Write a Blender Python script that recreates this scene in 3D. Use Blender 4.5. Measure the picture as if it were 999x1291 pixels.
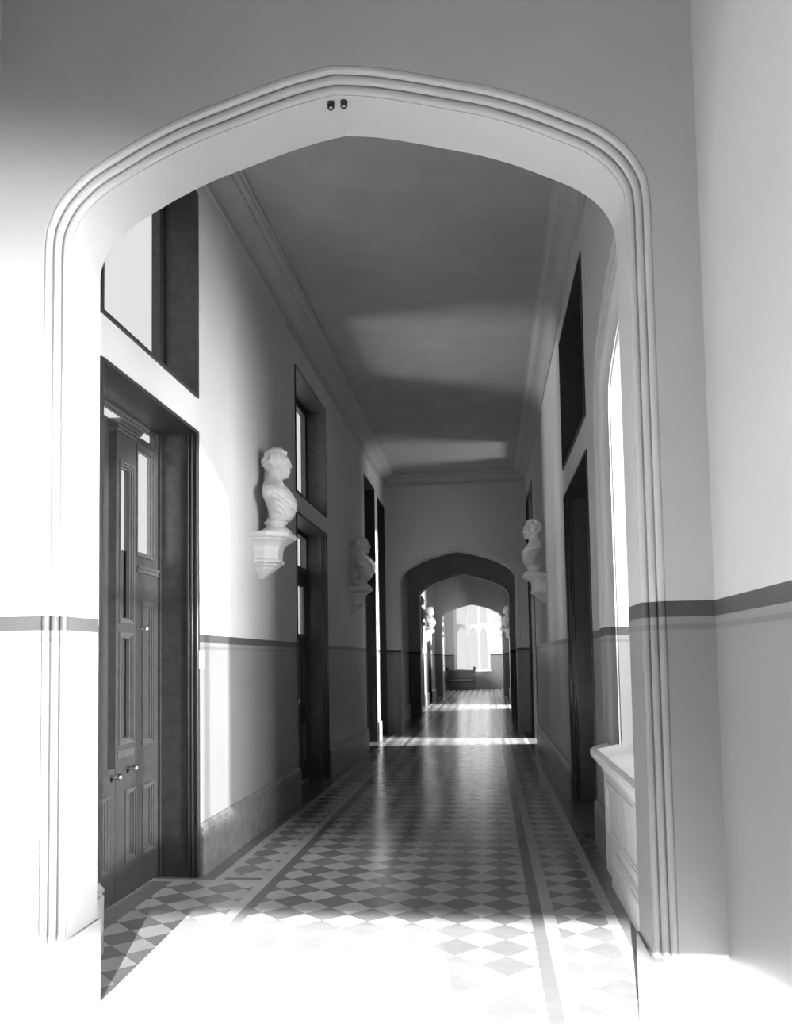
import bpy, bmesh, math, random
from mathutils import Vector, Matrix
PI = math.pi
for o in list(bpy.data.objects):
    bpy.data.objects.remove(o, do_unlink=True)
scene = bpy.context.scene
COL = scene.collection

# ------------------------------------------------------------------ camera
F, PX, PY = 1081.0, 476.2, 763.2
YAW, PITCH, ROLL = math.radians(7.23), math.radians(3.66), math.radians(-0.91)
cam = bpy.data.cameras.new('camera')
cam_o = bpy.data.objects.new('camera', cam); COL.objects.link(cam_o)
fw = Vector((-math.sin(YAW)*math.cos(PITCH), math.cos(YAW)*math.cos(PITCH), math.sin(PITCH)))
rt = Vector((math.cos(YAW), math.sin(YAW), 0)); up = rt.cross(fw)
r2 = rt*math.cos(ROLL) + up*math.sin(ROLL); u2 = -rt*math.sin(ROLL) + up*math.cos(ROLL)
M = Matrix.Identity(4)
for i in range(3):
    M[i][0] = r2[i]; M[i][1] = u2[i]; M[i][2] = -fw[i]
M[2][3] = 1.45
cam_o.matrix_world = M
cam.sensor_fit = 'VERTICAL'; cam.sensor_height = 36.0; cam.sensor_width = 36.0*999/1291
cam.lens = F/1291*36.0
cam.shift_x = (499.5-PX)/1291; cam.shift_y = (PY-645.5)/1291
cam.clip_start = 0.05; cam.clip_end = 300
scene.camera = cam_o

# ------------------------------------------------------------------ light
scene.view_settings.view_transform = 'Standard'
scene.view_settings.look = 'None'
scene.view_settings.exposure = 0.0
scene.view_settings.gamma = 1.0
scene.view_settings.use_curve_mapping = False
w = bpy.data.worlds.new('sky'); scene.world = w; w.use_nodes = True
w.node_tree.nodes['Background'].inputs[0].default_value = (1, 1, 1, 1)
w.node_tree.nodes['Background'].inputs[1].default_value = 0.86

def aim(o, loc, target):
    o.location = loc
    o.rotation_euler = (Vector(target)-Vector(loc)).to_track_quat('-Z', 'Y').to_euler()
def area(name, loc, target, sx, sy, power, spread=180):
    l = bpy.data.lights.new(name, 'AREA'); l.shape = 'RECTANGLE'; l.size = sx; l.size_y = sy
    l.energy = power; l.spread = math.radians(spread)
    o = bpy.data.objects.new(name, l); COL.objects.link(o); aim(o, loc, target); return o
def spot(name, loc, target, power, angle, radius, blend=0.2):
    l = bpy.data.lights.new(name, 'SPOT'); l.energy = power; l.spot_size = math.radians(angle)
    l.shadow_soft_size = radius; l.spot_blend = blend
    o = bpy.data.objects.new(name, l); COL.objects.link(o); aim(o, loc, target); return o
# low sun through the arched window on the right
s = bpy.data.lights.new('sun', 'SUN'); s.energy = 10.69; s.angle = math.radians(2.5)
so = bpy.data.objects.new('sun', s); COL.objects.link(so)
aim(so, (12, 3, 5), (12-1, 3+.19, 5-.2))
# skylight outside the openings of the corridor
area('daylight_arched_window', (5.0, 3.95, 2.8), (-1.7, 6.0, 2.3), 1.9, 2.6, 1148)
area('daylight_left_door', (-6.0, 8.7, 2.2), (1, 10.3, 2.6), 1.2, 4.0, 414.3)
area('daylight_cross_passage', (3.4, 15.42, .5), (-.6, 15.42, 4.6), .9, .9, 156)
area('daylight_hall_window', (-4.0, 1.2, 2.6), (1, 1.9, 2.0), 2.4, 3.0, 178.5)
area('daylight_hall_right_window', (3.6, -.6, 1.8), (-1.9, 3.3, 1.3), 1.8, 1.4, 266.1, 40)
area('daylight_end_window', (-.6, 43.5, 3.2), (-.6, 20, 1.0), 2.6, 3.6, 40.5)
area('daylight_far_passage', (3.4, 26.3, 2.0), (-2, 26.2, .6), 1.2, 3.0, 1350)
area('daylight_end_bay', (-4.6, 37.4, 2.4), (0, 37.4, 1.0), 3.0, 3.0, 1211)
spot('light_cross_passage_floor', (6.5, 15.30, 2.4), (-1.0, 15.30, .8), 1.685e+04, 30, .05)
spot('added_spot_floor_right', (1.3, -9, 3.05), (-.575, 2, .64), 0.504e+05, 24, .02)  # added spot behind the viewpoint, standing in for sun on the near floor
spot('added_spot_floor_left', (-1.1, -9, 3.05), (-.575, 2, .64), 18e+04, 24, .02)  # second added spot, filling floor the first leaves in the arch's shadow

# ------------------------------------------------------------------ materials
def mat(name, v, rough=.7, spec=.3, noise=.0, scale=6., bump=0., bscale=60.):
    m = bpy.data.materials.new(name); m.use_nodes = True
    nt = m.node_tree; b = nt.nodes['Principled BSDF']
    b.inputs['Roughness'].default_value = rough
    b.inputs['Specular IOR Level'].default_value = spec
    b.inputs['Base Color'].default_value = (v, v, v, 1)
    tc = nt.nodes.new('ShaderNodeTexCoord')
    if noise:
        n = nt.nodes.new('ShaderNodeTexNoise'); n.inputs['Scale'].default_value = scale; n.inputs['Detail'].default_value = 5
        nt.links.new(tc.outputs['Object'], n.inputs['Vector'])
        r = nt.nodes.new('ShaderNodeMapRange')
        r.inputs['From Min'].default_value = .3; r.inputs['From Max'].default_value = .7
        r.inputs['To Min'].default_value = v*(1-noise); r.inputs['To Max'].default_value = v*(1+noise)
        nt.links.new(n.outputs['Fac'], r.inputs['Value']); nt.links.new(r.outputs['Result'], b.inputs['Base Color'])
    if bump:
        n2 = nt.nodes.new('ShaderNodeTexNoise'); n2.inputs['Scale'].default_value = bscale; n2.inputs['Detail'].default_value = 3
        nt.links.new(tc.outputs['Object'], n2.inputs['Vector'])
        bp = nt.nodes.new('ShaderNodeBump'); bp.inputs['Strength'].default_value = bump; bp.inputs['Distance'].default_value = .004
        nt.links.new(n2.outputs['Fac'], bp.inputs['Height']); nt.links.new(bp.outputs['Normal'], b.inputs['Normal'])
    return m
class NX:
    """tiny node-expression helper"""
    def __init__(s, nt): s.nt = nt
    def m(s, op, a, b=None, c=None):
        n = s.nt.nodes.new('ShaderNodeMath'); n.operation = op
        for i, q in enumerate((a, b, c)):
            if q is None: continue
            if isinstance(q, (int, float)): n.inputs[i].default_value = q
            else: s.nt.links.new(q, n.inputs[i])
        return n.outputs[0]
    def between(s, a, lo, hi): return s.m('MULTIPLY', s.m('GREATER_THAN', a, lo), s.m('LESS_THAN', a, hi))
    def mix(s, f, a, b):   # a + f*(b-a)
        if isinstance(a, (int, float)) and isinstance(b, (int, float)):
            return s.m('MULTIPLY_ADD', f, b-a, a)
        return s.m('MULTIPLY_ADD', f, s.m('SUBTRACT', b, a), a)

PLASTER, DADO, BAND = .50, .22, .075
def wall_mat():
    m = mat('painted_plaster', PLASTER, .75, .2, bump=.15, bscale=40)
    nt = m.node_tree; b = nt.nodes['Principled BSDF']; x = NX(nt)
    g = nt.nodes.new('ShaderNodeNewGeometry'); sp = nt.nodes.new('ShaderNodeSeparateXYZ'); nt.links.new(g.outputs['Position'], sp.inputs[0])
    z = sp.outputs['Z']
    n = nt.nodes.new('ShaderNodeTexNoise'); n.inputs['Scale'].default_value = 2.2; n.inputs['Detail'].default_value = 6
    nt.links.new(g.outputs['Position'], n.inputs['Vector'])
    mott = x.m('MULTIPLY_ADD', n.outputs['Fac'], .16, .92)
    low = x.m('LESS_THAN', z, 1.65)
    v = x.mix(low, PLASTER, DADO)
    v = x.mix(x.between(z, 1.592, 1.65), v, BAND)
    v = x.mix(x.between(z, 1.545, 1.565), v, .17)
    v = x.m('MULTIPLY', v, mott)
    nt.links.new(v, b.inputs['Base Color'])
    nt.links.new(x.mix(low, .8, .42), b.inputs['Roughness'])
    return m
WALL = wall_mat()
CEIL = mat('ceiling_distemper', .32, .85, .1, noise=.06, scale=3, bump=.1)
def rib(m):
    nt = m.node_tree; g = nt.nodes.new('ShaderNodeNewGeometry'); wv = nt.nodes.new('ShaderNodeTexWave'); wv.bands_direction = 'Y'; wv.inputs['Scale'].default_value = 9; wv.inputs['Distortion'].default_value = .6; bp = nt.nodes.new('ShaderNodeBump'); bp.inputs['Strength'].default_value = .12; bp.inputs['Distance'].default_value = .004
    nt.links.new(g.outputs['Position'], wv.inputs['Vector']); nt.links.new(wv.outputs['Fac'], bp.inputs['Height']); nt.links.new(bp.outputs['Normal'], nt.nodes['Principled BSDF'].inputs['Normal'])
rib(CEIL)
CORN = mat('plaster_cornice', .36, .7, .2, noise=.05)
STONE = mat('pale_stone', .72, .6, .3, noise=.06, scale=9, bump=.1)
SKIRT = mat('skirting_paint', .16, .45, .35, noise=.25, scale=14, bump=.1)
WOOD = mat('dark_stained_wood', .031, .42, .4, noise=.25, scale=18, bump=.15, bscale=90)
WOODM = mat('varnished_moulding', .05, .3, .5, noise=.2, scale=20)
BRASS = mat('worn_metal', .5, .3, .5); BRASS.node_tree.nodes['Principled BSDF'].inputs['Metallic'].default_value = 1
MARBLE = mat('white_marble', .66, .5, .35, noise=.05, scale=12)
BRACKET = mat('stone_bracket', .62, .65, .25, noise=.06, scale=14, bump=.1)
PLATE = mat('white_enamel', .8, .3, .4)
def glass_mat():
    m = bpy.data.materials.new('window_glass'); m.use_nodes = True; nt = m.node_tree; nt.nodes.clear()
    o = nt.nodes.new('ShaderNodeOutputMaterial'); t = nt.nodes.new('ShaderNodeBsdfTransparent'); g = nt.nodes.new('ShaderNodeBsdfGlossy')
    g.inputs['Roughness'].default_value = .05; t.inputs[0].default_value = (.99, .99, .99, 1)
    mx = nt.nodes.new('ShaderNodeMixShader'); lw = nt.nodes.new('ShaderNodeLayerWeight'); lw.inputs[0].default_value = .5
    pw = nt.nodes.new('ShaderNodeMath'); pw.operation = 'POWER'; pw.inputs[1].default_value = 5; ad = nt.nodes.new('ShaderNodeMath'); ad.operation = 'MULTIPLY_ADD'; ad.inputs[1].default_value = .25; ad.inputs[2].default_value = .02
    nt.links.new(lw.outputs['Facing'], pw.inputs[0]); nt.links.new(pw.outputs[0], ad.inputs[0]); nt.links.new(ad.outputs[0], mx.inputs[0])
    nt.links.new(t.outputs[0], mx.inputs[1]); nt.links.new(g.outputs[0], mx.inputs[2]); nt.links.new(mx.outputs[0], o.inputs[0])
    return m
GLASS = glass_mat()
def floor_mat():
    m = mat('encaustic_tiles', .3, .3, .5)
    nt = m.node_tree; b = nt.nodes['Principled BSDF']; x = NX(nt)
    g = nt.nodes.new('ShaderNodeNewGeometry'); sp = nt.nodes.new('ShaderNodeSeparateXYZ'); nt.links.new(g.outputs['Position'], sp.inputs[0])
    X, Y = sp.outputs['X'], sp.outputs['Y']
    D = .253
    a = x.m('DIVIDE', x.m('ADD', X, .32), D); c = x.m('DIVIDE', x.m('SUBTRACT', Y, 4.95), D)
    u = x.m('ADD', a, c); v = x.m('SUBTRACT', a, c)
    iu, iv = x.m('FLOOR', u), x.m('FLOOR', v)
    par = x.m('FLOORED_MODULO', x.m('ADD', iu, iv), 2.0)
    # per-tile tone
    wn = nt.nodes.new('ShaderNodeTexWhiteNoise'); cb = nt.nodes.new('ShaderNodeCombineXYZ'); nt.links.new(iu, cb.inputs[0]); nt.links.new(iv, cb.inputs[1]); nt.links.new(cb.outputs[0], wn.inputs['Vector'])
    LT, DK = .37, .18
    t = x.mix(par, DK, LT)
    t = x.m('MULTIPLY', t, x.m('MULTIPLY_ADD', wn.outputs['Value'], .22, .89))
    fu, fv = x.m('FRACT', u), x.m('FRACT', v)
    e1 = x.m('MINIMUM', x.m('MINIMUM', fu, x.m('SUBTRACT', 1.0, fu)), x.m('MINIMUM', fv, x.m('SUBTRACT', 1.0, fv)))
    t = x.mix(x.m('LESS_THAN', e1, .008), t, .12)
    for lo, hi, val in ((-1.533, -1.465, LT), (-1.465, -1.398, DK*.85), (.209, .275, DK*.85), (.275, .344, LT)):
        t = x.mix(x.between(X, lo, hi), t, val)
    past = x.m('GREATER_THAN', Y, 5.66)
    for lo, hi, val in ((-2.4, -1.849, DK*.8), (-1.849, -1.79, LT)):
        t = x.mix(x.m('MULTIPLY', x.between(X, lo, hi), past), t, val)
    for lo, hi, val in ((.62, .68, LT), (.68, 1.4, DK*.8)):
        t = x.mix(x.between(X, lo, hi), t, val)
    left = x.m('LESS_THAN', X, -1.533)
    t = x.mix(x.m('MULTIPLY', left, x.between(Y, 5.60, 5.66)), t, LT)
    t = x.mix(x.m('MULTIPLY', x.between(X, -1.79, -1.533), x.between(Y, 5.66, 5.73)), t, DK*.85)
    t = x.mix(x.m('MULTIPLY', x.between(X, -1.79, -1.533), x.between(Y, 5.73, 5.79)), t, LT)
    t = x.mix(x.m('MULTIPLY', x.m('LESS_THAN', X, -2.12), x.m('LESS_THAN', Y, 5.6)), t, DK)
    n = nt.nodes.new('ShaderNodeTexNoise'); n.inputs['Scale'].default_value = 9; n.inputs['Detail'].default_value = 5; nt.links.new(g.outputs['Position'], n.inputs['Vector'])
    t = x.m('MULTIPLY', t, x.m('MULTIPLY_ADD', n.outputs['Fac'], .3, .85))
    nt.links.new(t, b.inputs['Base Color'])
    nt.links.new(x.m('MULTIPLY_ADD', n.outputs['Fac'], .16, .13), b.inputs['Roughness'])
    bp = nt.nodes.new('ShaderNodeBump'); bp.inputs['Strength'].default_value = .15; bp.inputs['Distance'].default_value = .003
    n3 = nt.nodes.new('ShaderNodeTexNoise'); n3.inputs['Scale'].default_value = 5; nt.links.new(cb.outputs[0], n3.inputs['Vector'])
    n4 = nt.nodes.new('ShaderNodeTexNoise'); n4.inputs['Scale'].default_value = 14; nt.links.new(g.outputs['Position'], n4.inputs['Vector'])
    nt.links.new(x.m('ADD', n3.outputs['Fac'], n4.outputs['Fac']), bp.inputs['Height']); nt.links.new(bp.outputs['Normal'], b.inputs['Normal'])
    return m
FLOOR = floor_mat()

# ------------------------------------------------------------------ mesh helpers
class MB:
    def __init__(s): s.v = []; s.f = []
    def hexa(s, p):            # 8 points: bottom ring 0-3, top ring 4-7
        n = len(s.v); s.v += [tuple(q) for q in p]
        s.f += [[n+i for i in q] for q in ((0,3,2,1),(4,5,6,7),(0,1,5,4),(1,2,6,5),(2,3,7,6),(3,0,4,7))]
    def box(s, x0, x1, y0, y1, z0, z1):
        s.hexa([(x0,y0,z0),(x1,y0,z0),(x1,y1,z0),(x0,y1,z0),(x0,y0,z1),(x1,y0,z1),(x1,y1,z1),(x0,y1,z1)])
        return s
    def rings(s, rings, closed=True, caps=True):   # list of equally long point rings
        n = len(s.v); k = len(rings[0])
        for r in rings: s.v += [tuple(q) for q in r]
        for i in range(len(rings)-1):
            for j in range(k if closed else k-1):
                a = n+i*k+j; b = n+i*k+(j+1) % k
                s.f.append([a, b, b+k, a+k])
        if caps and closed:
            s.f.append([n+j for j in range(k)][::-1]); s.f.append([n+(len(rings)-1)*k+j for j in range(k)])
        return s
    def lathe(s, prof, c=(0,0,0), seg=32, sy=1.0):
        return s.rings([[(c[0]+r*math.cos(2*PI*j/seg), c[1]+sy*r*math.sin(2*PI*j/seg), c[2]+z) for j in range(seg)] for r, z in prof])
    def tube(s, pts, r, seg=10):
        rings = []
        for i, p in enumerate(pts):
            p = Vector(p); d = (Vector(pts[min(i+1, len(pts)-1)])-Vector(pts[max(i-1, 0)])).normalized()
            a = d.orthogonal().normalized(); b = d.cross(a)
            rr = r[i] if isinstance(r, (list, tuple)) else r
            rings.append([p+(a*math.cos(2*PI*j/seg)+b*math.sin(2*PI*j/seg))*rr for j in range(seg)])
        return s.rings(rings)
    def ball(s, c, r, seg=16, rg=10):
        if isinstance(r, (int, float)): r = (r, r, r)
        rings = []
        for i in range(rg+1):
            t = PI*(i+.0)/rg; t = min(max(t, .02), PI-.02)
            rings.append([(c[0]+r[0]*math.sin(t)*math.cos(2*PI*j/seg), c[1]+r[1]*math.sin(t)*math.sin(2*PI*j/seg), c[2]-r[2]*math.cos(t)) for j in range(seg)])
        return s.rings(rings)
    def build(s, name, material, parent=None, smooth=False, bevel=0, origin=(0,0,0)):
        me = bpy.data.meshes.new(name)
        ox, oy, oz = origin
        me.from_pydata([(a-ox, b-oy, c-oz) for a, b, c in s.v], [], s.f); me.validate()
        bm = bmesh.new(); bm.from_mesh(me); bmesh.ops.recalc_face_normals(bm, faces=bm.faces); bm.to_mesh(me); bm.free()
        me.materials.append(material)
        if smooth:
            for p in me.polygons: p.use_smooth = True
        o = bpy.data.objects.new(name, me); COL.objects.link(o)
        o.location = origin
        if parent is not None:
            base = Vector((0, 0, 0)); q = parent
            while q is not None: base += Vector(q.location); q = q.parent
            o.parent = parent; o.location = Vector(origin)-base
        if bevel:
            b = o.modifiers.new('bevel', 'BEVEL'); b.width = bevel; b.segments = 2; b.limit_method = 'ANGLE'
        return o
def tag(o, label=None, cat=None, group=None, kind=None):
    if label: o['label'] = label
    if cat: o['category'] = cat
    if group: o['group'] = group
    if kind: o['kind'] = kind
    return o
def struct(o, label, cat): return tag(o, label, cat, kind='structure')
def empty(name, loc):
    o = bpy.data.objects.new(name, None); COL.objects.link(o); o.location = loc; o.empty_display_size = .1; return o
def copy_tree(o, parent=None):
    c = o.copy(); COL.objects.link(c)
    if parent is not None: c.parent = parent
    for ch in list(o.children): copy_tree(ch, c)
    return c

# ------------------------------------------------------------------ setting: dimensions
XL, XR, XC = -1.983, .828, -.562
Y0, YE = -4.0, 41.0
ZC = 5.16            # ceiling
TL, TR = .30, .50    # wall thicknesses

def openings_wall(x0, x1, ops, y0, y1, ztop):
    """solid wall pierced by rectangular openings (ya, yb, za, zb)"""
    m = MB()
    ys = sorted({y0, y1, *[q for o in ops for q in o[:2]]})
    for a, b in zip(ys, ys[1:]):
        col = sorted([(o[2], o[3]) for o in ops if o[0] <= a+1e-6 and o[1] >= b-1e-6])
        z = 0.0
        for za, zb in col:
            if za > z+1e-6: m.box(x0, x1, a, b, z, za)
            z = zb
        if z < ztop: m.box(x0, x1, a, b, z, ztop)
    return m

D1 = (4.20, 5.73, 0, 3.07); T1 = (4.20, 5.73, 3.31, 4.80)
D2 = (8.85, 10.60, 0, 3.05); T2 = (8.85, 10.60, 3.26, 4.64)
D3 = (14.05, 15.35, 0, 3.02); T3 = (14.05, 15.35, 3.22, 4.57)
PL = (15.78, 16.85, 0, 4.50)
HW = (.4, 2.2, .9, 3.4); HWR = (-.4, 1.9, .9, 3.0)
FL1 = (24.6, 27.0, 0, 3.0); FL2 = (29.0, 30.4, 0, 3.0)
EL = (34.6, 39.9, .9, 4.3)
DR = (6.90, 8.95, 0, 3.10); TRn = (6.90, 8.95, 3.38, 4.72)
PR = (14.78, 15.82, 0, 4.50); PR2 = (15.92, 16.9, 0, 4.50)
FR1 = (25.2, 27.2, 0, 3.0); FR2 = (29.2, 30.6, 0, 3.0)
left_ops = [HW, D1, T1, D2, T2, D3, T3, PL, FL1, FL2, EL]
right_ops = [HWR, DR, TRn, PR, PR2, FR1, FR2]

struct(openings_wall(XL-TL, XL, left_ops, Y0, YE+.4, ZC).build('wall_left', WALL), 'long left corridor wall with pale plaster over a darker painted dado', 'wall')

# --- four-centred arches
ARCH = [(1.14,0.0),(1.14,3.02),(1.138,3.20),(1.118,3.28),(1.07,3.355),(.99,3.425),(.9,3.475),(.75,3.55),(.6,3.61),(.45,3.655),(.25,3.712),(.12,3.742),(0,3.76)]
def refine(pts, n=4):
    out = []
    for i in range(1, len(pts)-1):
        p0 = pts[i-1] if i > 1 else (pts[1][0], pts[1][1]-.2); p1, p2 = pts[i], pts[i+1]
        p3 = pts[i+2] if i+2 < len(pts) else (2*p2[0]-p1[0], 2*p2[1]-p1[1])
        for k in range(n):
            t = k/n
            out.append(tuple(.5*((2*b)+(-a+c)*t+(2*a-5*b+4*c-d)*t*t+(-a+3*b-3*c+d)*t**3) for a, b, c, d in zip(p0, p1, p2, p3)))
    return [pts[0]] + out + [pts[-1]]
def full_path(prof, dz=0.0):
    h = refine(prof); h = [(x, (z+dz if z > 1 else z)) for x, z in h]
    return [(-x, z) for x, z in h] + [(x, z) for x, z in h[::-1][1:]]
def offset_path(path, d):     # outward offset of an arch path
    out = []
    n = len(path)
    for i, p in enumerate(path):
        a = path[max(i-1, 0)]; b = path[min(i+1, n-1)]
        tx, tz = b[0]-a[0], b[1]-a[1]; l = math.hypot(tx, tz) or 1
        nx, nz = -tz/l, tx/l
        if i in (0, n-1): nx, nz = (-1 if i == 0 else 1), 0
        out.append((p[0]+nx*d, p[1]+nz*d))
    out[n//2] = (0, out[n//2][1])
    return out
def spandrel(m, path, to3, lo, hi, a0, a1, ztop):
    """wall slab between lateral limits lo..hi with an arch path cut out; to3(lateral, depth, z)"""
    m.hexa([to3(lo,a0,0),to3(path[0][0],a0,0),to3(path[0][0],a1,0),to3(lo,a1,0),to3(lo,a0,ztop),to3(path[0][0],a0,ztop),to3(path[0][0],a1,ztop),to3(lo,a1,ztop)])
    m.hexa([to3(path[-1][0],a0,0),to3(hi,a0,0),to3(hi,a1,0),to3(path[-1][0],a1,0),to3(path[-1][0],a0,ztop),to3(hi,a0,ztop),to3(hi,a1,ztop),to3(path[-1][0],a1,ztop)])
    for p, q in zip(path, path[1:]):
        if q[0]-p[0] < 1e-4: continue
        m.hexa([to3(p[0],a0,p[1]),to3(q[0],a0,q[1]),to3(q[0],a1,q[1]),to3(p[0],a1,p[1]),to3(p[0],a0,ztop),to3(q[0],a0,ztop),to3(q[0],a1,ztop),to3(p[0],a1,ztop)])
def sweep(m, path, section, to3):
    """section: list of (outward offset, depth)"""
    offs = {}
    rows = []
    for d, y in section:
        pth = offset_path(path, d)
        rows.append([to3(px, y, pz) for px, pz in pth])
    m.rings(rows, closed=False, caps=False)
def roll_section(wd, dp, n=3, r=.011):
    """splayed moulding of n rolls from (0,dp) on the soffit to (wd,0) on the face"""
    pts = [(0, dp)]
    for k in range(n):
        for j in range(9):
            t = (k+j/8)/n
            bul = r*math.sin(PI*j/8) - (r*.9 if j in (0, 8) else 0)
            nx, ny = -dp, -wd; l = math.hypot(nx, ny)
            pts.append((wd*t+nx/l*bul, dp*(1-t)+ny/l*bul))
    pts.append((wd, 0))
    return pts
def arch_wall(name, ya, yb, dz, ztop, label, both=False):
    path = full_path(ARCH, dz)
    to3 = lambda x, d, z: (XC+x, d, z)
    m = MB(); wd, dp = .078, .075
    lo, hi = XL-XC-.01, XR-XC+.01
    spandrel(m, offset_path(path, wd), to3, lo, hi, ya, ya+dp, ztop)
    spandrel(m, path, to3, lo, hi, ya+dp, yb, ztop)
    struct(m.build(name, WALL), label, 'wall')
    s = MB(); sweep(s, path, [(a, ya+b) for a, b in roll_section(wd, dp)], to3)
    return s.build('trim_%d' % arch_wall.n, WALL, smooth=False)
arch_wall.n = 1
struct(arch_wall('wall_near_arch', 3.25, 3.60, 0, ZC, 'near cross wall pierced by the tall pale pointed arch framing the view'), 'rolled moulding round the nearest pointed arch', 'moulding'); arch_wall.n = 2
struct(arch_wall('wall_second_arch', 17.0, 17.45, -.14, ZC, 'dark cross wall with the second pointed arch along the corridor'), 'rolled moulding round the second pointed arch', 'moulding'); arch_wall.n = 3
struct(arch_wall('wall_third_arch', 22.0, 22.4, -.15, ZC, 'cross wall with the third pointed arch, beyond the second'), 'rolled moulding round the third pointed arch', 'moulding'); arch_wall.n = 4
struct(arch_wall('wall_fourth_arch', 33.0, 33.4, -.23, ZC, 'last cross wall whose arch frames the bright end window'), 'rolled moulding round the fourth pointed arch', 'moulding')

# --- right wall with the deep arched window
WY = 5.0
WIN_IN = [(.90,.86),(.90,3.02),(.895,3.14),(.86,3.27),(.76,3.36),(.6,3.44),(.4,3.52),(.2,3.58),(0,3.62)]
m = openings_wall(XR, XR+TR, [HWR], Y0, 3.55, ZC)
tmp = openings_wall(XR, XR+TR, right_ops[1:], 6.45, YE+.4, ZC); n0 = len(m.v); m.v += tmp.v; m.f += [[i+n0 for i in f] for f in tmp.f]
m.box(XR, XR+TR, 3.55, 6.45, 0, .86)
wp = full_path(WIN_IN)
wpo = offset_path(wp, .34)
to3w = lambda y, d, z: (XR+d, WY+y, z)
tmp = MB(); spandrel(tmp, wpo, to3w, -1.45, 1.45, 0, .045, ZC); spandrel(tmp, wp, to3w, -1.45, 1.45, .045, TR, ZC)
n0 = len(m.v); m.v += tmp.v; m.f += [[i+n0 for i in f] for f in tmp.f]
struct(m.build('wall_right', WALL), 'long right corridor wall with arched window and dark door recesses', 'wall')
s = MB()
sec = [(0, .03)]
for k in range(3):
    a0 = .006+.110*k
    sec += [(a0, .05), (a0+.018, .05)]+[(a0+.020+.037*(1-math.cos(PI*j/10)), .012-.05*math.sin(PI*j/10)) for j in range(11)]+[(a0+.096, .05), (a0+.109, .05)]
sec.append((.34, .0))
sweep(s, wp, sec, to3w)
struct(s.build('trim_5', WALL, smooth=False), 'four-ridged moulding round the arched window on the right wall', 'moulding')

# end wall with traceried window opening
WX0, WX1 = -1.56, .14
m = MB(); EY0, EY1 = YE, YE+.4
m.box(XL, WX0, EY0, EY1, 0, ZC); m.box(WX1, XR, EY0, EY1, 0, ZC); m.box(WX0, WX1, EY0, EY1, 0, .9); m.box(WX0, WX1, EY0, EY1, 4.6, ZC)
struct(m.build('wall_end', WALL), 'far end wall below and around the bright traceried window', 'wall')
# unseen back wall; slot added and sized to bound the spots' floor patch
m = MB(); m.box(XL-TL, -1.9, Y0-.3, Y0, 0, ZC); m.box(.75, XR+TR, Y0-.3, Y0, 0, ZC); m.box(-1.9, .75, Y0-.3, Y0, 0, 1.60); m.box(-1.9, .75, Y0-.3, Y0, 2.017, ZC)
struct(m.build('wall_back', WALL), 'wall behind the viewpoint with an added slot that shapes the floor light', 'wall')
struct(MB().box(XL-TL, XR+TR, Y0-.3, YE+.4, ZC, ZC+.2).build('ceiling', CEIL), 'plain flat plaster ceiling running the length of the corridor', 'ceiling')
struct(MB().box(XL-TL-.3, XR+TR+.3, Y0-.5, YE+.6, -.2, 0).build('floor', FLOOR), 'floor of dark and light diagonal tiles with striped borders', 'floor')

# --- cornices
def cornice_profile():
    pts = [(0, 0), (.018, 0), (.03, .012), (.03, .03), (.02, .04)]
    for j in range(7):
        t = j/6*PI/2; pts.append((.03+.13*(1-math.cos(t)), .045+.105*math.sin(t)))
    pts += [(.165, .155), (.175, .155), (.175, .17), (.195, .178), (.215, .19), (.215, .205), (.24, .205), (.24, .235)]
    return pts
def cornice(name, label, ya, yb, side):
    m = MB(); pr = cornice_profile(); z0 = ZC-.235
    x = XL if side < 0 else XR; sg = 1 if side < 0 else -1
    m.rings([[(x+sg*(a+.0), y, z0+b) for a, b in pr]+[(x-sg*.01, y, z0+.235), (x-sg*.01, y, z0)] for y in (ya, yb)])
    return struct(m.build(name, CORN), label, 'cornice')
cornice('trim_6', 'moulded cornice along the top of the left corridor wall', 3.6, 17.0, -1)
cornice('trim_7', 'moulded cornice along the top of the right corridor wall', 3.6, 17.0, 1)
m = MB(); pr = cornice_profile(); z0 = ZC-.235
m.rings([[(x, 17.0-a, z0+b) for a, b in pr]+[(x, 17.01, z0+.235), (x, 17.01, z0)] for x in (XL, XR)])
struct(m.build('trim_8', CORN), 'moulded cornice across the wall above the second arch', 'cornice')

# --- baseboards
def skirt_run(m, side, ya, yb):
    x = XL if side < 0 else XR; sg = 1 if side < 0 else -1
    pr = [(-.01, 0), (.034, 0), (.034, .285), (.026, .292), (.026, .300), (.036, .306), (.036, .32), (.022, .333), (.012, .35), (-.01, .356)]
    m.rings([[(x+sg*a, y, z) for a, z in pr] for y in (ya, yb)])
def skirt(name, label, side, spans):
    m = MB()
    for a, b in spans: skirt_run(m, side, a, b)
    return struct(m.build(name, SKIRT), label, 'skirting board')
skirt('baseboard_left', 'dark skirting board along the left wall', -1, [(Y0, 3.25), (3.6, 4.2), (5.73, 8.85), (10.6, 14.05), (15.35, 15.78), (16.85, 17.0), (17.45, 22), (22.4, 24.6), (27, 29), (30.4, 33), (33.4, YE)])
skirt('baseboard_right', 'dark skirting board along the right wall', 1, [(Y0, 3.25), (6.3, 6.9), (8.95, 14.78), (16.9, 17.0), (17.45, 22), (22.4, 25.2), (27.2, 29.2), (30.6, 33), (33.4, YE)])
m = MB()   # plinths of the near arch
for x0, x1 in ((XL, XC-1.14+.012), (XC+1.14-.012, XR)):
    m.box(x0, x1, 3.235, 3.612, 0, .33); m.box(x0, x1, 3.243, 3.606, .33, .352)
struct(m.build('baseboard_near_arch', WALL), 'low plinths at the feet of the nearest arch', 'skirting board')

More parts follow.
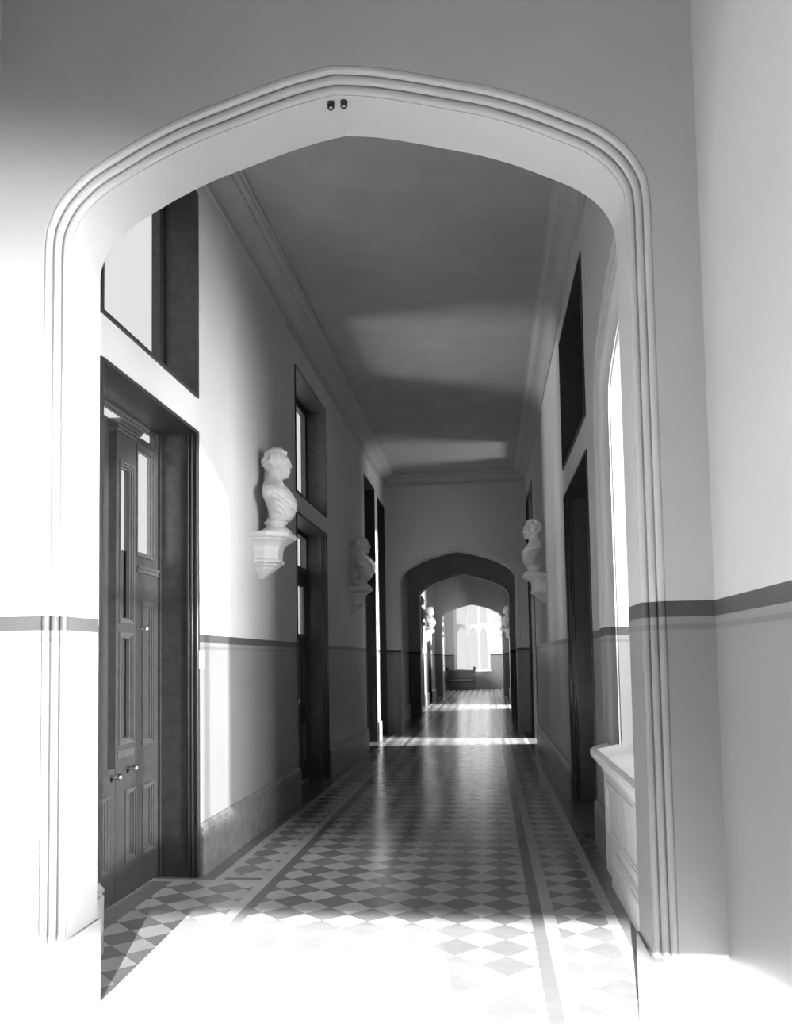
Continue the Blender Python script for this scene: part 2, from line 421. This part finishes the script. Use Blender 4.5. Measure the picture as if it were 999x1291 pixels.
# ------------------------------------------------------------------ joinery
def frame_rect(m, x0, x1, a0, a1, b0, b1, wd):
    """rectangular ring in the YZ plane"""
    m.box(x0, x1, a0, a1, b0, b0+wd); m.box(x0, x1, a0, a1, b1-wd, b1)
    m.box(x0, x1, a0, a0+wd, b0+wd, b1-wd); m.box(x0, x1, a1-wd, a1, b0+wd, b1-wd)
def leaf_mb(xa, xb, ya, yb, za, zb, holes):
    return openings_leaf(xa, xb, ya, yb, za, zb, holes)
def openings_leaf(xa, xb, ya, yb, za, zb, holes):
    m = MB(); ys = sorted({ya, yb, *[q for h in holes for q in h[:2]]})
    for a, b in zip(ys, ys[1:]):
        z = za
        for h in sorted([h for h in holes if h[0] <= a+1e-6 and h[1] >= b-1e-6], key=lambda h: h[2]):
            if h[2] > z+1e-6: m.box(xa, xb, a, b, z, h[2])
            z = h[3]
        if z < zb: m.box(xa, xb, a, b, z, zb)
    return m
def panel_parts(parent, xf, sg, holes, glassy, org):
    """moulded frames (and panels or panes) in the holes; xf = face plane, sg = direction towards the corridor"""
    mo = MB(); pn = MB(); gl = MB()
    for h, g in zip(holes, glassy):
        for k, (ins, out, wd) in enumerate(((0, .012, .012), (.012, .004, .012), (.024, -.008, .010))):
            x0, x1 = sorted((xf+sg*out, xf-sg*.03)); frame_rect(mo, x0, x1, h[0]+ins, h[1]-ins, h[2]+ins, h[3]-ins, wd)
        if g: x0, x1 = sorted((xf-sg*.022, xf-sg*.027)); gl.box(x0, x1, h[0]+.01, h[1]-.01, h[2]+.01, h[3]-.01)
        else:
            x0, x1 = sorted((xf-sg*.018, xf-sg*.035)); pn.box(x0, x1, h[0]+.005, h[1]-.005, h[2]+.005, h[3]-.005)
    mo.build('panel_moulding', WOODM, parent, origin=org)
    if pn.v: pn.build('panel', WOOD, parent, origin=org)
    if gl.v: gl.build('glass_pane', GLASS, parent, origin=org)
def lining(parent, side, op, depth, org, name='frame_lining', sill=False, bead=True):
    """wood lining of a wall opening"""
    ya, yb, za, zb = op
    x = XL if side < 0 else XR; sg = 1 if side < 0 else -1
    x0, x1 = sorted((x+sg*.012, x-sg*depth)); t = .022
    m = MB()
    m.box(x0, x1, ya-.002, ya+t, za, zb); m.box(x0, x1, yb-t, yb+.002, za, zb); m.box(x0, x1, ya+t, yb-t, zb-t, zb+.002)
    if sill: m.box(x0, x1, ya+t, yb-t, za-.002, za+t)
    o = m.build(name, WOOD, parent, origin=org)
    if bead:
        b = MB(); x = XL if side < 0 else XR
        for k, dx in enumerate((.0, .035, .06)):
            xa = x-sg*dx
            r = .011
            for yy in (ya+t, yb-t):
                b.tube([(xa, yy, za), (xa, yy, zb-t)], r, 8)
        b.build('architrave_bead', WOODM, parent, smooth=True, origin=org)
    return o
def knob(parent, c, d, name='door_knob', r=.022):
    m = MB(); m.tube([c, (c[0]+d*.04, c[1], c[2])], .008, 10); m.ball((c[0]+d*.055, c[1], c[2]), r)
    m.build(name, BRASS, parent, smooth=True, origin=c)

# --- door 1: double door in the deep recess at left, near
def door_one():
    org = (XL, 4.97, 0); root = struct(empty('door_1', org), 'tall dark double door with glazed upper panels in nearest left recess', 'door')
    lining(root, -1, D1, .30, org)
    xf = -2.26
    m = MB()                                # frame round the leaves and transom bar
    m.box(xf-.035, xf+.02, 4.222, 4.33, 0, 3.048); m.box(xf-.035, xf+.02, 5.695, 5.708, 0, 3.048)
    m.box(xf-.022, xf+.004, 4.33, 5.695, 2.93, 2.952); m.box(xf-.022, xf+.002, 4.33, 5.62, 3.018, 3.03)
    m.box(xf-.022, xf+.01, 5.60, 5.695, 2.952, 3.048)
    m.build('frame', WOOD, root, origin=org)
    MB().box(xf-.02, xf-.016, 4.33, 5.60, 2.952, 3.048).build('transom_pane', GLASS, root, origin=org)
    holesA = [(4.46, 4.62, .22, .665), (4.73, 4.905, .22, .665), (4.46, 4.72, .93, 1.86), (4.46, 4.72, 2.175, 2.875)]
    A = leaf_mb(xf-.034, xf, 4.33, 5.016, .012, 2.93, holesA).build('leaf', WOOD, root, origin=org)
    panel_parts(A, xf, 1, holesA, [0, 0, 0, 1], org)
    holesB = [(5.153, 5.312, .222, .668), (5.425, 5.613, .216, .662), (5.41, 5.613, .92, 1.86), (5.315, 5.605, 2.155, 2.895), (5.045, 5.21, 2.165, 2.69)]
    B = leaf_mb(xf-.034, xf, 5.022, 5.695, .012, 2.93, holesB).build('leaf', WOOD, root, origin=org)
    panel_parts(B, xf, 1, holesB[:4], [0, 0, 0, 1], org)
    r = MB(); r.box(xf, xf+.018, 5.33, 5.69, 2.075, 2.095); r.box(xf, xf+.01, 5.33, 5.69, 2.05, 2.075)
    r.build('ledge_moulding', WOODM, B, origin=org)
    # projecting glazed case with moulded cap fixed over the meeting stiles
    cx = xf+.05
    gh = [(4.942, 5.158, 1.70, 2.70), (4.942, 5.158, .965, 1.645)]
    ca = leaf_mb(cx-.02, cx, 4.907, 5.197, .83, 2.90, gh)
    case = ca.build('glazed_case', WOOD, root, origin=org)
    panel_parts(case, cx, 1, gh, [1, 1], org)
    MB().box(xf+.003, xf+.010, 4.945, 5.155, .97, 1.64).build('back_board', WOOD, case, origin=org)
    sd = MB(); sd.box(xf+.002, cx-.02, 4.907, 4.925, .83, 2.9); sd.box(xf+.002, cx-.02, 5.185, 5.197, .83, 2.9); sd.build('case_side', WOOD, case, origin=org)
    cp = MB()
    for k, (o, za, zb) in enumerate(((.008, 2.875, 2.895), (.020, 2.895, 2.912), (.034, 2.912, 2.93), (.044, 2.93, 2.945))):
        cp.box(xf+.002, cx+o, 4.907-o*.6, 5.197+o*.6, za, zb)
    cp.build('cap_moulding', WOODM, case, origin=org)
    lo = MB(); lo.box(xf+.002, cx+.006, 4.93, 5.175, .885, .93); lo.build('base_moulding', WOODM, case, origin=org)
    knob(case, (cx, 5.235, 1.673), 1, 'case_knob', .02)
    knob(B, (xf, 5.188, .80), 1); knob(A, (xf, 4.955, .775), 1)
    pl = MB(); pl.box(XL+.012, XL+.03, 5.70, 5.79, 1.41, 1.535); pl.build('white_plate', PLATE, root, bevel=.004, origin=org)
door_one()

def plain_door(n, side, op, depth, label, glazed=True):
    ya, yb, za, zb = op
    x = XL if side < 0 else XR; sg = 1 if side < 0 else -1
    org = (x, (ya+yb)/2, 0); root = struct(empty('door_%d' % n, org), label, 'door')
    lining(root, side, op, depth, org)
    xf = x-sg*depth; mid = (ya+yb)/2
    fr = MB(); a0, a1 = sorted((xf-sg*.06, xf+sg*.02))
    fr.box(a0, a1, ya+.022, ya+.10, 0, zb-.022); fr.box(a0, a1, yb-.10, yb-.022, 0, zb-.022); fr.box(a0, a1, ya+.1, yb-.1, zb-.07, zb-.022); fr.box(a0, a1, ya+.1, yb-.1, 2.52, 2.60)
    fr.build('frame', WOOD, root, origin=org)
    g0, g1 = sorted((xf-sg*.03, xf-sg*.025)); MB().box(g0, g1, ya+.1, yb-.1, 2.6, zb-.07).build('transom_pane' if glazed else 'transom_panel', GLASS if glazed else WOOD, root, origin=org)
    for i, (a, b) in enumerate(((ya+.1, mid-.003), (mid+.003, yb-.1))):
        w = b-a; st = .11*min(1, w/.7)
        c = (a+b)/2
        hol = [(a+st, c-.035, .22, .70), (c+.035, b-st, .22, .70), (a+st, c-.035, .95, 1.62), (c+.035, b-st, .95, 1.62), (a+st, b-st, 1.75, 2.40)]
        l0, l1 = sorted((xf-sg*.05, xf))
        lf = leaf_mb(l0, l1, a, b, .012, 2.52, hol).build('leaf', WOOD, root, origin=org)
        panel_parts(lf, xf, sg, hol, [0, 0, 0, 0, 1 if glazed else 0], org)
        knob(lf, (xf, b-.05 if i == 0 else a+.05, 1.0), sg)
    return root
plain_door(2, -1, D2, .26, 'second dark double door in the left wall, beyond the nearest bust')
plain_door(3, -1, D3, .26, 'third dark door in the left wall, beside the tall passage opening', False)
plain_door(4, 1, DR, .34, 'tall dark double door in the right wall beyond arched window', False)
plain_door(5, -1, FL1, .24, 'left door between the third and fourth arches')
plain_door(6, -1, FL2, .25, 'farther left door just before the fourth arch')
plain_door(7, 1, FR2, .30, 'right door just before the fourth arch')

def transom(n, side, op, depth, label, boarded=False):
    ya, yb, za, zb = op
    x = XL if side < 0 else XR; sg = 1 if side < 0 else -1
    org = (x, (ya+yb)/2, za); root = struct(empty('window_%d' % n, org), label, 'window')
    lining(root, side, op, depth, org, sill=True, bead=False)
    xf = x-sg*depth; m = MB(); a0, a1 = sorted((xf-sg*.04, xf+sg*.02))
    frame_rect(m, a0, a1, ya+.022, yb-.022, za+.022, zb-.022, .07)
    m.build('window_frame', WOOD, root, origin=org)
    g0, g1 = sorted((xf-sg*.012, xf-sg*.008)); MB().box(g0, g1, ya+.09, yb-.09, za+.09, zb-.09).build('light_stop_board' if boarded else 'glass_pane', WOOD if boarded else GLASS, root, origin=org)  # boarded: panel added to keep stray light out of the corridor
transom(1, -1, T1, .26, 'large bright window high above the nearest left door')
transom(2, -1, T2, .26, 'window high above the second left door')
transom(3, -1, T3, .26, 'dark window high above the third left door, closed by an added light-stopping board', True)
transom(4, 1, TRn, .36, 'dark window high above the right-hand door, closed by an added light-stopping board', True)

# tall cross-passage openings lined in dark wood
for n, side, op, lab in ((9, -1, PL, 'dark wooden lining of the tall passage opening at left before the second arch'), (10, 1, PR, 'dark wooden lining of the narrow lit opening at right before the second arch'), (12, 1, PR2, 'dark wooden lining of the closed recess at right beside second arch')):
    ya, yb, za, zb = op; x = XL if side < 0 else XR; sg = 1 if side < 0 else -1
    x0, x1 = sorted((x+sg*.012, x-sg*(.295 if side < 0 else .49))); m = MB(); t = .03
    m.box(x0, x1, ya, ya+t, 0, zb); m.box(x0, x1, yb-t, yb, 0, zb); m.box(x0, x1, ya+t, yb-t, zb-t, zb)
    a0, a1 = sorted((x-sg*.2, x-sg*.24))
    if n != 10: m.box(a0, a1, ya+t, yb-t, 2.9, zb-t)
    struct(m.build('trim_%d' % n, WOOD), lab, 'door lining')
m = MB()
for yy in (FR1[0], FR1[1]-.03): m.box(XR-.012, XR+.4, yy, yy+.03, 0, 3.0)
m.box(XR-.012, XR+.4, FR1[0], FR1[1], 2.97, 3.0)
struct(m.build('trim_11', WOOD), 'dark lining of the lit side opening between third and fourth arches', 'door lining')
# closed leaf at the back of the left passage
plm = MB(); plm.box(XL-.29, XL-.25, PL[0]+.03, PL[1]-.03, 0.01, PL[3]-.03)
tagd = MB(); tagd.box(XR+.42, XR+.47, PR2[0]+.03, PR2[1]-.03, .01, PR2[3]-.03); struct(tagd.build('door_9', WOOD), 'tall dark leaf closing the recess at right beside second arch', 'door')
struct(plm.build('door_8', WOOD), 'tall dark leaf closing the passage opening at left', 'door')

# --- arched window: glazing, apron with moulded sill
org = (XR+.45, WY, .86); root = struct(empty('window_5', org), 'tall arched window with deep white reveal in the right wall', 'window')
m = MB(); gx = XR+TR-.06
for yy in (-.9, -.32, .26, .84): m.box(gx, gx+.05, WY+yy, WY+yy+.06, .86, 3.55)
m.box(gx, gx+.05, WY-.84, WY+.84, .86, .93); m.box(gx, gx+.05, WY-.84, WY+.84, 2.55, 2.61)
m.build('window_frame', WOOD, root, origin=org)
g = MB(); gp = [(y, z) for y, z in wp if z > .9]
n = len(gp); g.rings([[(gx+d, WY+y*.99, z) for y, z in [(gp[0][0], .88)]+gp+[(gp[-1][0], .88)]] for d in (.02, .024)])
g.build('glass_pane', GLASS, root, origin=org)
# apron (pale stone) under the window
org = (XR, WY, 0); root = tag(empty('window_seat', org), 'pale stone panelled apron with moulded ledge under the arched window', 'window ledge')
yb = 6.12; ya = 3.66; xa = XR-.05
m = MB(); m.box(xa, XR+.02, ya, yb, 0, .74); m.build('apron', STONE, root, origin=org)
pr = [(XR+.02, .66), (xa-.005, .66), (xa-.012, .69), (xa-.03, .705), (xa-.045, .72), (xa-.045, .735), (xa-.075, .755), (xa-.085, .78), (xa-.085, .81), (xa-.06, .83), (XR+.02, .868)]
m = MB(); m.rings([[(x, y, z) for x, z in pr] for y in (ya, yb+.03)]); m.build('ledge', STONE, root, origin=org)
m = MB(); frame_rect(m, xa-.012, xa, 3.9, 5.95, .26, .62, .025); frame_rect(m, xa-.006, xa, 3.925, 5.925, .285, .595, .02); m.build('panel_moulding', STONE, root, origin=org)
pr = [(XR+.02, 0), (xa-.03, 0), (xa-.03, .16), (xa-.018, .175), (xa-.018, .19), (xa-.004, .205), (XR+.02, .205)]
m = MB(); m.rings([[(x, y, z) for x, z in pr] for y in (ya, 5.66)]); m.build('plinth', STONE, root, origin=org)
m = MB(); m.box(xa-.02, XR, 4.62, 4.80, .56, .66); m.build('corbel', STONE, root, bevel=.01, origin=org)

# --- end window tracery
org = (-.71, YE, .9); root = struct(empty('window_6', org), 'bright three-light traceried window closing the far end of corridor', 'window')
m = MB(); yA, yB = YE+.12, YE+.28
cols = [(-1.42, -.985), (-.88, -.43), (-.33, .03)]
cols = [(-1.41, -.97), (-.86, -.42), (-.31, .02)]
m.box(WX0, WX0+.14, yA, yB, .9, 4.6); m.box(WX1-.12, WX1, yA, yB, .9, 4.6)
m.box(-.97, -.87, yA, yB, .9, 4.6); m.box(-.42, -.32, yA, yB, .9, 4.6); [m.box(a, b, yA+.012, yB-.012, z0, z1) for a, b in ((WX0+.14, -.97), (-.87, -.42), (-.32, WX1-.12)) for z0, z1 in ((2.98, 3.10), (.9, .98))]
lights = [(WX0+.14, -.97), (-.87, -.42), (-.32, WX1-.12)]
for a, b in lights:                         # pointed heads of the lower lights
    c = (a+b)/2; hw = (b-a)/2; N = 10
    for sgn in (-1, 1):
        for k in range(N):
            t0, t1 = k/N, (k+1)/N
            f = lambda t: 2.62+.33*(1-(t)**1.7)
            p, q = c+sgn*hw*t0, c+sgn*hw*t1
            if sgn < 0: p, q, u0, u1 = q, p, t1, t0
            else: u0, u1 = t0, t1
            m.hexa([(p,yA,f(u0)),(q,yA,f(u1)),(q,yB,f(u1)),(p,yB,f(u0)),(p,yA,2.979),(q,yA,2.979),(q,yB,2.979),(p,yB,2.979)])
m.build('tracery', STONE, root, origin=org)
for a, b in lights: MB().box(a, b, YE+.19, YE+.2, .98, 4.6).build('glass_pane', GLASS, root, origin=org)
sl = MB(); sl.box(WX0-.05, WX1+.05, YE-.06, YE+.12, .84, .9); sl.build('window_sill', STONE, root, origin=org)
org = (XL, 37.2, .9); root = struct(empty('window_7', org), 'side window in the left wall beside the far end window', 'window')
m = MB()
for yy in (34.6, 36.3, 38.1, 39.82): m.box(XL-.25, XL-.17, yy, yy+.08, .9, 4.3)
m.build('window_frame', WOOD, root, origin=org); MB().box(XL-.22, XL-.215, 34.68, 39.82, .9, 4.3).build('glass_pane', GLASS, root, origin=org)
org = (XL, 1.3, .9); root = struct(empty('window_8', org), 'window in the left wall in front of the nearest arch', 'window')
m = MB(); frame_rect(m, XL-.30, XL-.22, HW[0], HW[1], HW[2], HW[3], .07); m.box(XL-.3, XL-.22, 1.27, 1.33, .97, 3.33); m.build('window_frame', WOOD, root, origin=org)
MB().box(XL-.27, XL-.265, .45, 2.15, .95, 3.35).build('glass_pane', GLASS, root, origin=org)

org = (XR+.3, .75, .9); root = struct(empty('window_9', org), 'window in the right wall in front of the nearest arch', 'window')
m = MB(); frame_rect(m, XR+.3, XR+.38, HWR[0], HWR[1], HWR[2], HWR[3], .07); m.box(XR+.3, XR+.38, .72, .78, .97, 2.93); m.build('window_frame', WOOD, root, origin=org)
MB().box(XR+.335, XR+.34, -.35, 1.85, .95, 2.95).build('glass_pane', GLASS, root, origin=org)

# ------------------------------------------------------------------ sculpture
def remeshed(m, name, voxel, smooth_it, material):
    me = bpy.data.meshes.new('tmp'); me.from_pydata(m.v, [], m.f); me.validate()
    bm = bmesh.new(); bm.from_mesh(me); bmesh.ops.recalc_face_normals(bm, faces=bm.faces); bm.to_mesh(me); bm.free()
    o = bpy.data.objects.new('tmp', me); COL.objects.link(o)
    r = o.modifiers.new('r', 'REMESH'); r.mode = 'VOXEL'; r.voxel_size = voxel
    if smooth_it:
        s = o.modifiers.new('s', 'SMOOTH'); s.factor = .5; s.iterations = smooth_it
    dg = bpy.context.evaluated_depsgraph_get()
    out = bpy.data.meshes.new_from_object(o.evaluated_get(dg)); out.name = name
    bpy.data.objects.remove(o, do_unlink=True)
    out.materials.clear(); out.materials.append(material)
    for p in out.polygons: p.use_smooth = True
    return out
def bust_mesh(seed, drape=True, curly=True, turn=0.0):
    """draped bust facing +X; base of the trunk at z=.13, crown at about z=.78"""
    rnd = random.Random(seed); m = MB()
    # trunk: rounded loft from the waist cut up to the neck, with folds or lapels raised on it
    if drape: T = [(.115,.045,.085,.098),(.15,.05,.100,.110),(.20,.058,.118,.126),(.24,.056,.126,.142),(.27,.05,.130,.175),(.295,.042,.132,.222),(.325,.032,.128,.250),(.355,.018,.118,.250),(.385,.004,.106,.226),(.415,-.006,.098,.182),(.44,-.014,.09,.138),(.465,-.016,.080,.100),(.50,-.008,.070,.074),(.56,.010,.068,.068)]
    else: T = [(.115,.065,.060,.062),(.15,.066,.070,.070),(.20,.062,.085,.080),(.245,.056,.100,.096),(.275,.048,.112,.140),(.30,.038,.120,.195),(.33,.024,.120,.222),(.36,.010,.112,.220),(.39,-.002,.102,.196),(.42,-.010,.094,.155),(.445,-.015,.086,.118),(.47,-.014,.076,.088),(.50,-.006,.068,.072),(.56,.010,.066,.066)]
    def smooth(x): x = min(max(x, 0), 1); return x*x*(3-2*x)
    rings = []
    NZ = 72
    for i in range(NZ+1):
        z = T[0][0]+(T[-1][0]-T[0][0])*i/NZ
        k = max(q for q in range(len(T)-1) if T[q][0] <= z+1e-9); f = smooth((z-T[k][0])/(T[k+1][0]-T[k][0]))*.5+.5*(z-T[k][0])/(T[k+1][0]-T[k][0])
        cx, rx, ry = [T[k][n]+(T[k+1][n]-T[k][n])*f for n in (1, 2, 3)]
        ring = []
        for j in range(96):
            t = 2*PI*j/96; c, q = math.cos(t), math.sin(t)
            d = 0
            if drape:
                fade = smooth((c+.55)/.5)*smooth((z-.13)/.03)*smooth((.47-z)/.03)
                w_ = z+.13*max(c, 0)**1.2+.008*math.sin(5*t)
                d = .022*fade*(abs(math.sin(w_*PI/.052))**.8-.45)
                edge = abs(ry*q)-(.02+.55*(z-.33))      # gathered neck opening
                if c > 0 and .33 < z < .47: d += .016*smooth(1-abs(edge)/.02)
            else:
                y_ = abs(ry*q); le = .010+.32*max(z-.15, 0)
                if c > 0: d = .016*smooth((y_-le)/.010)*smooth((le+.058-y_)/.012)*smooth((z-.14)/.03)
                d += .006*math.sin(z*70+3*q)*smooth((y_-le-.05)/.03)
            ring.append((cx+(rx+d)*abs(c)**.85*(1 if c > 0 else -1), (ry+d)*abs(q)**.9*(1 if q > 0 else -1), z))
        rings.append(ring)
    m.rings(rings)
    h = MB()
    # head
    h.ball((.0, 0, .665), (.108, .082, .105), 20, 14); h.ball((.045, 0, .635), (.072, .070, .085), 20, 14); h.ball((.052, 0, .575), (.058, .056, .055))
    h.ball((.09, 0, .547), (.022, .028, .022)); h.tube([(.106, 0, .665), (.119, 0, .640), (.128, 0, .617)], [.011, .012, .0145], 12); h.ball((.116, .011, .613), .010); h.ball((.116, -.011, .613), .010)
    for s in (-1, 1):
        h.tube([(.111, s*.008, .674), (.104, s*.036, .678), (.085, s*.060, .668)], [.011, .012, .009], 10)
        h.ball((.096, s*.033, .654), (.013, .016, .011)); h.ball((.085, s*.045, .625), (.024, .02, .024))
        h.ball((.0, s*.083, .63), (.022, .013, .036)); h.ball((.008, s*.09, .645), (.012, .008, .015))
    h.ball((.109, 0, .585), (.014, .026, .007)); h.ball((.107, 0, .572), (.013, .022, .008))
    # hair
    for k in range(170 if curly else 70):
        th = rnd.uniform(0, 2*PI); ph = rnd.uniform(-.35, 1.45)
        p = Vector((math.cos(th)*math.cos(ph), math.sin(th)*math.cos(ph), math.sin(ph)))
        x, y, z = p.x*.112, p.y*.088, .668+p.z*.108
        if x > .045 and z < .735: continue
        if z < .62 and x > -.02: continue
        r = rnd.uniform(.011, .020) if curly else rnd.uniform(.010, .015)
        if curly: h.ball((x, y, z), r, 8, 6)
        else: h.tube([(x, y, z), (x-.025, y*1.02, z-.01), (x-.045, y, z-.03)], [r, r*.9, r*.6], 8)
    for s in (-1, 1):
        for k in range(5): h.ball((.03-.02*k, s*(.082+.004*rnd.random()), .60+.02*rnd.random()+.012*k), .016, 8, 6)
    R = Matrix.Rotation(turn, 4, 'Z')
    R = Matrix.Translation((.008, 0, -.062)) @ Matrix.Scale(1.06, 4) @ R; n0 = len(m.v); m.v += [tuple(R @ Vector(p)) for p in h.v]; m.f += [[i+n0 for i in f] for f in h.f]
    return remeshed(m, 'bust_figure', .0065, 2, MARBLE)
def socle_mb():
    m = MB()
    m.lathe([(.001, -.0), (.135, 0), (.138, .012), (.135, .03), (.118, .036), (.108, .046), (.088, .054), (.084, .066), (.088, .082), (.104, .090), (.108, .098), (.104, .106), (.09, .112), (.085, .135), (.001, .137)], seg=36)
    return m
def bracket_parts(root):
    """half-octagon wall bracket projecting to +X; top at z=0"""
    def octo(hw, pj, z):
        c = hw*.55
        return [(-.012, -hw, z), (pj*.45, -hw, z), (pj, -c, z), (pj, c, z), (pj*.45, hw, z), (-.012, hw, z)]
    def stack(prof): 
        m = MB(); m.rings([octo(a, b, z) for a, b, z in prof]); return m
    stack([(.235,.285,-.055),(.255,.305,-.045),(.26,.31,-.03),(.26,.31,-.008),(.252,.302,0)]).build('abacus', BRACKET, root)
    stack([(.158,.195,-.232),(.160,.197,-.16),(.17,.207,-.12),(.19,.23,-.09),(.21,.255,-.075),(.225,.27,-.068),(.232,.28,-.055)]).build('bell', BRACKET, root)
    stack([(.135,.165,-.29),(.148,.178,-.282),(.15,.18,-.272),(.168,.205,-.262),(.172,.21,-.25),(.172,.21,-.24),(.16,.2,-.232)]).build('lower_moulding', BRACKET, root)
    stack([(.012,.022,-.40),(.03,.045,-.392),(.04,.055,-.378),(.055,.075,-.37),(.07,.09,-.352),(.082,.105,-.345),(.095,.12,-.325),(.11,.138,-.316),(.12,.15,-.30),(.135,.165,-.29)]).build('pendant', BRACKET, root)
def place(kind_root, x, y, z, side, label, group, scale=1.0, tilt=0.0):
    kind_root.location = (x, y, z); kind_root.rotation_euler = (0, 0, (0 if side < 0 else PI)+tilt); kind_root.scale = (scale,)*3
    tag(kind_root, label, 'wall bracket' if 'bracket' in kind_root.name else 'bust', group)
    return kind_root
figA = bust_mesh(3, True, True, .10); figB = bust_mesh(11, False, True, -.05); figC = bust_mesh(23, True, False, .0)
SOC = socle_mb().build('socle', MARBLE); soc_me = SOC.data
bpy.data.objects.remove(SOC, do_unlink=True)
for p in soc_me.polygons: p.use_smooth = True
def new_bust(fig):
    root = empty('marble_bust', (0, 0, 0))
    for nm, me in (('figure', fig), ('socle', soc_me)):
        o = bpy.data.objects.new(nm, me); COL.objects.link(o); o.parent = root
    return root
br0 = empty('wall_bracket', (0, 0, 0)); bracket_parts(br0)
SET = [  # side, y, ztop, fig, scale, bust label, bracket label
 (-1, 7.35, 2.575, figA, 1.0, 'white marble draped bust with curly hair, nearest on the left wall', 'pale stone bracket under the nearest left bust'),
 (-1, 12.55, 2.53, figC, 1.0, 'shadowed bust on the left wall just before the third door', 'shadowed bracket on the left wall before the third door'),
 (1, 12.0, 2.60, figB, 1.0, 'marble bust in coat lapels on the right wall, facing left', 'stone bracket under the bust on the right wall'),
 (-1, 23.6, 2.45, figC, 1.0, 'small far bust on left wall just beyond the third arch', 'bracket under the far left bust just beyond third arch'),
 (-1, 28.0, 2.40, figA, 1.0, 'small far bust on left wall between the two far doors', 'bracket under the far left bust between far doors'),
 (-1, 34.1, 2.40, figB, 1.0, 'tiny bust silhouetted against the left edge of the end window', 'bracket silhouetted against the left edge of the end window'),
 (1, 28.2, 2.40, figC, 1.0, 'small far bust on right wall between third and fourth arches', 'bracket under far right bust between third and fourth arches'),
 (1, 34.3, 2.40, figA, 1.0, 'tiny bust silhouetted against the right edge of the end window', 'bracket silhouetted against the right edge of the end window'),
]
for i, (sd, y, zt, fig, sc, lb, lk) in enumerate(SET):
    x = XL if sd < 0 else XR
    b = br0 if i == 0 else copy_tree(br0)
    place(b, x, y, zt, sd, lk, 'wall brackets carrying the busts')
    place(new_bust(fig), x+(.155 if sd < 0 else -.155), y, zt, sd, lb, 'busts along the corridor walls', sc)

# ------------------------------------------------------------------ settle below the end window
org = (-1.25, 40.2, 0); root = tag(empty('settle', org), 'dark wooden settle with a knobbed end post below the end window', 'bench')
m = MB(); m.box(-1.91, -.62, 40.05, 40.55, .0, .07); m.box(-1.9, -.66, 40.08, 40.55, .07, .43); m.build('chest_base', WOOD, root, bevel=.01, origin=org)
m = MB(); m.box(-1.91, -.62, 40.0, 40.55, .43, .48); m.build('seat', WOODM, root, bevel=.008, origin=org)
m = MB(); m.box(-1.9, -.66, 40.47, 40.55, .48, .86); m.box(-1.91, -.62, 40.44, 40.57, .86, .92); m.build('backrest', WOOD, root, bevel=.008, origin=org)
for xx in (-1.93, -.66):
    m = MB(); m.rings([[(xx, y, z), (xx+.09, y, z), (xx+.09, y2, z), (xx, y2, z)] for y, y2, z in ((40.0,40.57,0),(40.0,40.57,.08),(40.06,40.57,.1),(40.06,40.57,.40),(40.0,40.57,.46),(39.98,40.57,.62),(40.05,40.57,.70),(40.3,40.57,.76),(40.38,40.57,.90))])
    a = m.build('arm_end', WOOD, root, origin=org)
    k = MB(); k.lathe([(.03,.90),(.06,.92),(.05,.94),(.075,.97),(.085,1.0),(.07,1.04),(.03,1.07),(.005,1.08)], (xx+.045, 40.47, 0), 16); k.build('finial', WOOD, a, smooth=True, origin=org)

# two small iron fixings under the crown of the near arch
for i, (x, lab) in enumerate(((-.588, 'small dark iron eye under the near arch apex, left of the pair'), (-.533, 'small dark iron eye under the near arch apex, right of the pair'))):
    org = (x, 3.36, 3.748); root = tag(empty('iron_eye', org), lab, 'hook', 'iron eyes under the near arch apex')
    MB().lathe([(.001, -.002), (.015, -.002), (.015, .006), (.001, .006)], org, 14).build('base_plate', WOOD, root, origin=org)
    MB().tube([(x+.011*math.cos(2*PI*k/14), 3.36, 3.735+.011*math.sin(2*PI*k/14)) for k in range(15)], .004, 8).build('ring', WOOD, root, smooth=True, origin=org)
